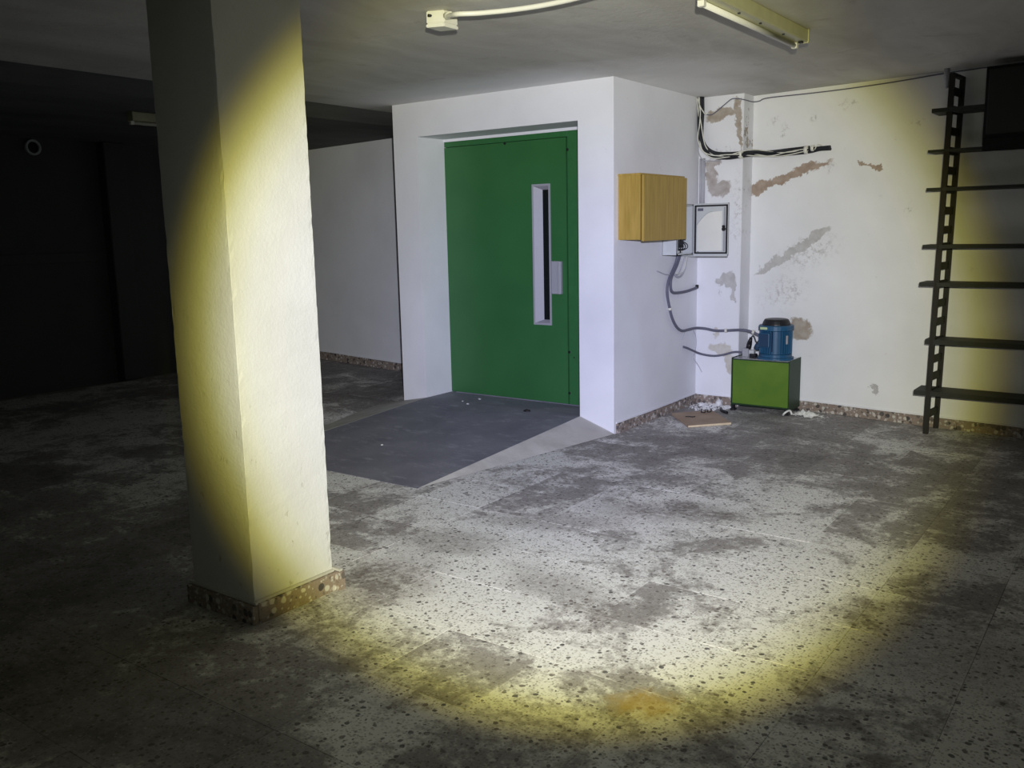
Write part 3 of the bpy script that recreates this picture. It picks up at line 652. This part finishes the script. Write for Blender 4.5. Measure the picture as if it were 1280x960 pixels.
for (x, y), s_, lab in (((-4.62, 5.66), .016, 'white paint flake on the dark ramp, leftmost of the three near the door'), ((-4.52, 5.60), .015, 'white paint flake on the dark ramp, nearest of the three near the door'), ((-4.55, 5.80), .020, 'white paint flake on the dark ramp, closest to the green door')):
    tag(MB().chunk((x, y, RZ*min(1, (y-RB)/(BY-RB))), s_, .35).build('paint_flake', M['plaster']), lab, 'flake', 'white flakes on the ramp')
tag(MB().chunk((-3.93, 5.60, RZ*(5.60-RB)/(BY-RB)), .035, .3).build('mud_clod', M['rack']), 'small dark clod on the ramp below the right end of the door', 'clod')
tag(MB().chunk((-4.33, 4.40, RZ*(4.40-RB)/(BY-RB)-.0), .012, .4).build('plaster_crumb', M['plaster']), 'tiny white crumb in the middle of the dark ramp', 'crumb')

# ------------------------------------------------------------------ ceiling items
jb = thing('junction_box', 'white square junction box on the ceiling left of the lift corner', 'junction box', (-2.888, 3.478, H))
c4 = [(-2.934, 3.407), (-2.850, 3.438), (-2.848, 3.540), (-2.938, 3.514)]
w = MB(); w.prism([(x, y, H-.058) for x, y in c4], (0, 0, .058)); bmesh.ops.bevel(w.bm, geom=list(w.bm.edges), offset=.004, segments=2, affect='EDGES'); w.build('box_body', M['white_plastic'], jb)
cc = Vector((-2.892, 3.475)); w = MB(); w.prism([(cc.x+(x-cc.x)*1.03, cc.y+(y-cc.y)*1.03, H-.074) for x, y in c4], (0, 0, .015)); bmesh.ops.bevel(w.bm, geom=list(w.bm.edges), offset=.003, segments=2, affect='EDGES'); w.build('box_lid', M['white_plastic'], jb)
MB().cyl((-2.918, 3.404, H-.022), (-2.912, 3.420, H-.022), .007, 10).build('knockout', M['black'], jb)
MB().cyl((-2.852, 3.455, H-.026), (-2.815, 3.446, H-.028), .017, 12).build('cable_gland', M['white_plastic'], jb)
cp = thing('overhead_conduit', 'white plastic conduit curving across the ceiling from the junction box', 'conduit', (-2.5, 3.55, H))
MB().tube([(-2.838, 3.450, H-.030), (-2.775, 3.405, H-.042), (-2.713, 3.380, H-.05), (-2.628, 3.43, H-.05), (-2.482, 3.477, H-.05), (-2.323, 3.499, H-.05), (-2.151, 3.49, H-.05), (-1.973, 3.454, H-.05), (-1.795, 3.4, H-.05), (-1.6, 3.32, H-.04)], .0115, 12).build('conduit', M['conduit_white'], cp)

def batten(name, lab, x, y0, y1, z, flip=1):
    t = thing(name, lab, 'lamp', (x, (y0+y1)/2, z), 'fluorescent battens on the ceiling')
    w = MB(); a, b_ = x-.030*flip, x+.042*flip; a, b_ = min(a, b_), max(a, b_)
    w.box(a, b_, y0, y1, z-.066, z, bev=.005); w.build('batten_body', M['batten'], t)
    w = MB(); w.box(a-.004, b_+.004, y0-.012, y0+.004, z-.070, z, bev=.003); w.build('end_cap', M['batten'], t)
    w = MB(); w.box(a-.004, b_+.004, y1-.004, y1+.012, z-.070, z, bev=.003); w.build('end_cap', M['batten'], t)
    tx = x-.024*flip
    MB().cyl((tx, y0+.03, z-.079), (tx, y1-.03, z-.079), .0135, 14).build('lamp_tube', M['conduit_white'], t)
    for yy in (y0+.002, y1-.034): B(tx-.016, tx+.016, yy, yy+.032, z-.094, z-.064, bev=.004).build('lamp_holder', M['conduit_white'], t)
    for yy in (y0+.35, y0+.62, y1-.30): MB().cyl((x+.012*flip, yy, z-.071), (x+.012*flip, yy, z-.064), .007, 10).build('screw', M['black'], t)
    B(x+.008, x+.030, y1-.06, y1-.035, z-.076, z-.064, bev=.003).build('starter', M['black'], t)
    return t
batten('fluorescent_batten', 'yellowed fluorescent batten on the ceiling above the lift corner', -1.692, 3.80, 5.045, H)
batten('fluorescent_batten', 'unlit fluorescent batten in the dark behind the white column', -6.66, 4.16, 5.40, ST)

# ------------------------------------------------------------------ shelving rack
rk = thing('shelving_rack', 'tall dark metal rack with ladder side frames and thin shelves against the back wall', 'rack', (-.85, 6.88, 0))
SL = -.06
def sy(x): return SL*(x+1.28)
def post(x, y, lab=None):
    y += sy(x); w = MB(); w.prism([(x-.017, y-.014, 0), (x+.017, y-.014, 0), (x+.017, y+.014, 0), (x-.017, y+.014, 0)], (.036 if x < -1 else 0, 0, 2.468)); return w.build('post', M['rack'], rk)
def lean(z): return .036*z/2.468
zr = [2.36, 2.24, 2.10, 1.97, 1.84, 1.713, 1.57, 1.44, 1.325, 1.19, 1.064, .93, .80, .663, .535, .41, .294, .14]
RX = .024
for x in (-1.284, -.16):
    post(x, 6.80); post(x+RX, 7.028)
    for z in zr:
        l = lean(z) if x < -1 else 0; w = MB(); a = x+l; ya, yb_ = 6.808+sy(x), 7.02+sy(x)
        w.prism([(a-.006, ya, z-.026), (a+.006, ya, z-.026), (a+RX+.006, yb_, z-.026), (a+RX-.006, yb_, z-.026)], (0, 0, .052)); w.build('rung', M['rack'], rk)
    l = lean(2.45) if x < -1 else 0; MB().prism([(x-.014+l, 6.79+sy(x), 2.450), (x+.014+l, 6.79+sy(x), 2.450), (x+.014+l+RX, 7.04+sy(x), 2.450), (x-.014+l+RX, 7.04+sy(x), 2.450)], (0, 0, .022)).build('top_rung', M['rack'], rk)
for z, t, xl, xe in ((.294, .034, -1.378, .0), (.663, .034, -1.322, .0), (1.064, .028, -1.382, .0), (1.325, .026, -1.374, .0), (1.714, .022, -1.370, .0), (1.970, .018, -1.374, .0), (2.237, .027, -1.364, -1.04)):
    y0, y1 = 6.787, 7.02
    w = MB(); P = [(xl, y0+sy(xl), z-t/2), (xe, y0+sy(xe), z-t/2), (xe, y1+sy(xe), z-t/2), (xl+.004, y1+sy(xl), z-t/2)]
    w.prism(P, (0, 0, t)); w.build('shelf', M['rack_board'], rk)
bb = thing('black_box', 'large matt black box at the top of the dark rack, right edge of view', 'box', (-.6, 6.8, 1.98))
w = B(-1.034, -.30, 6.725, 6.90, 1.981, 2.478, bev=.008, seg=2); w.build('box_body', M['blackbox'], bb)
B(-1.03, -.30, 6.715, 6.73, 1.945, 2.03, bev=.004).build('bottom_lip', M['blackbox'], bb)
B(-1.015, -.32, 6.717, 6.727, 2.05, 2.46, bev=.003).build('front_panel', M['black'], bb)
ps = thing('pipe_stub', 'short pale pipe stub coming down from the ceiling at the rack top', 'pipe', (-1.315, 6.98, H))
MB().cyl((-1.312, 6.965, 2.40), (-1.316, 6.965, H), .013, 10, .020).build('stub', M['greywire'], ps)

# ------------------------------------------------------------------ far left, in the dark
vt = thing('wall_vent', 'round vent opening high on the dark left wall', 'vent', (-9, 4.55, 2.39))
w = MB(); segs = 24
for (ra, xa), (rb, xb) in (((.075, -9.0), (.075, -8.97)), ((.075, -8.97), (.055, -8.97)), ((.055, -8.97), (.055, -8.995))):
    A = [w.bm.verts.new((xa, 4.55+ra*math.cos(2*math.pi*i/segs), 2.38+ra*math.sin(2*math.pi*i/segs))) for i in range(segs)]
    C = [w.bm.verts.new((xb, 4.55+rb*math.cos(2*math.pi*i/segs), 2.38+rb*math.sin(2*math.pi*i/segs))) for i in range(segs)]
    for i in range(segs): w.bm.faces.new((A[i], A[(i+1) % segs], C[(i+1) % segs], C[i]))
w.build('vent_ring', M['grey_paint'], vt)
MB().cyl((-9.0, 4.55, 2.38), (-8.99, 4.55, 2.38), .056, 24).build('vent_hole', M['black'], vt)
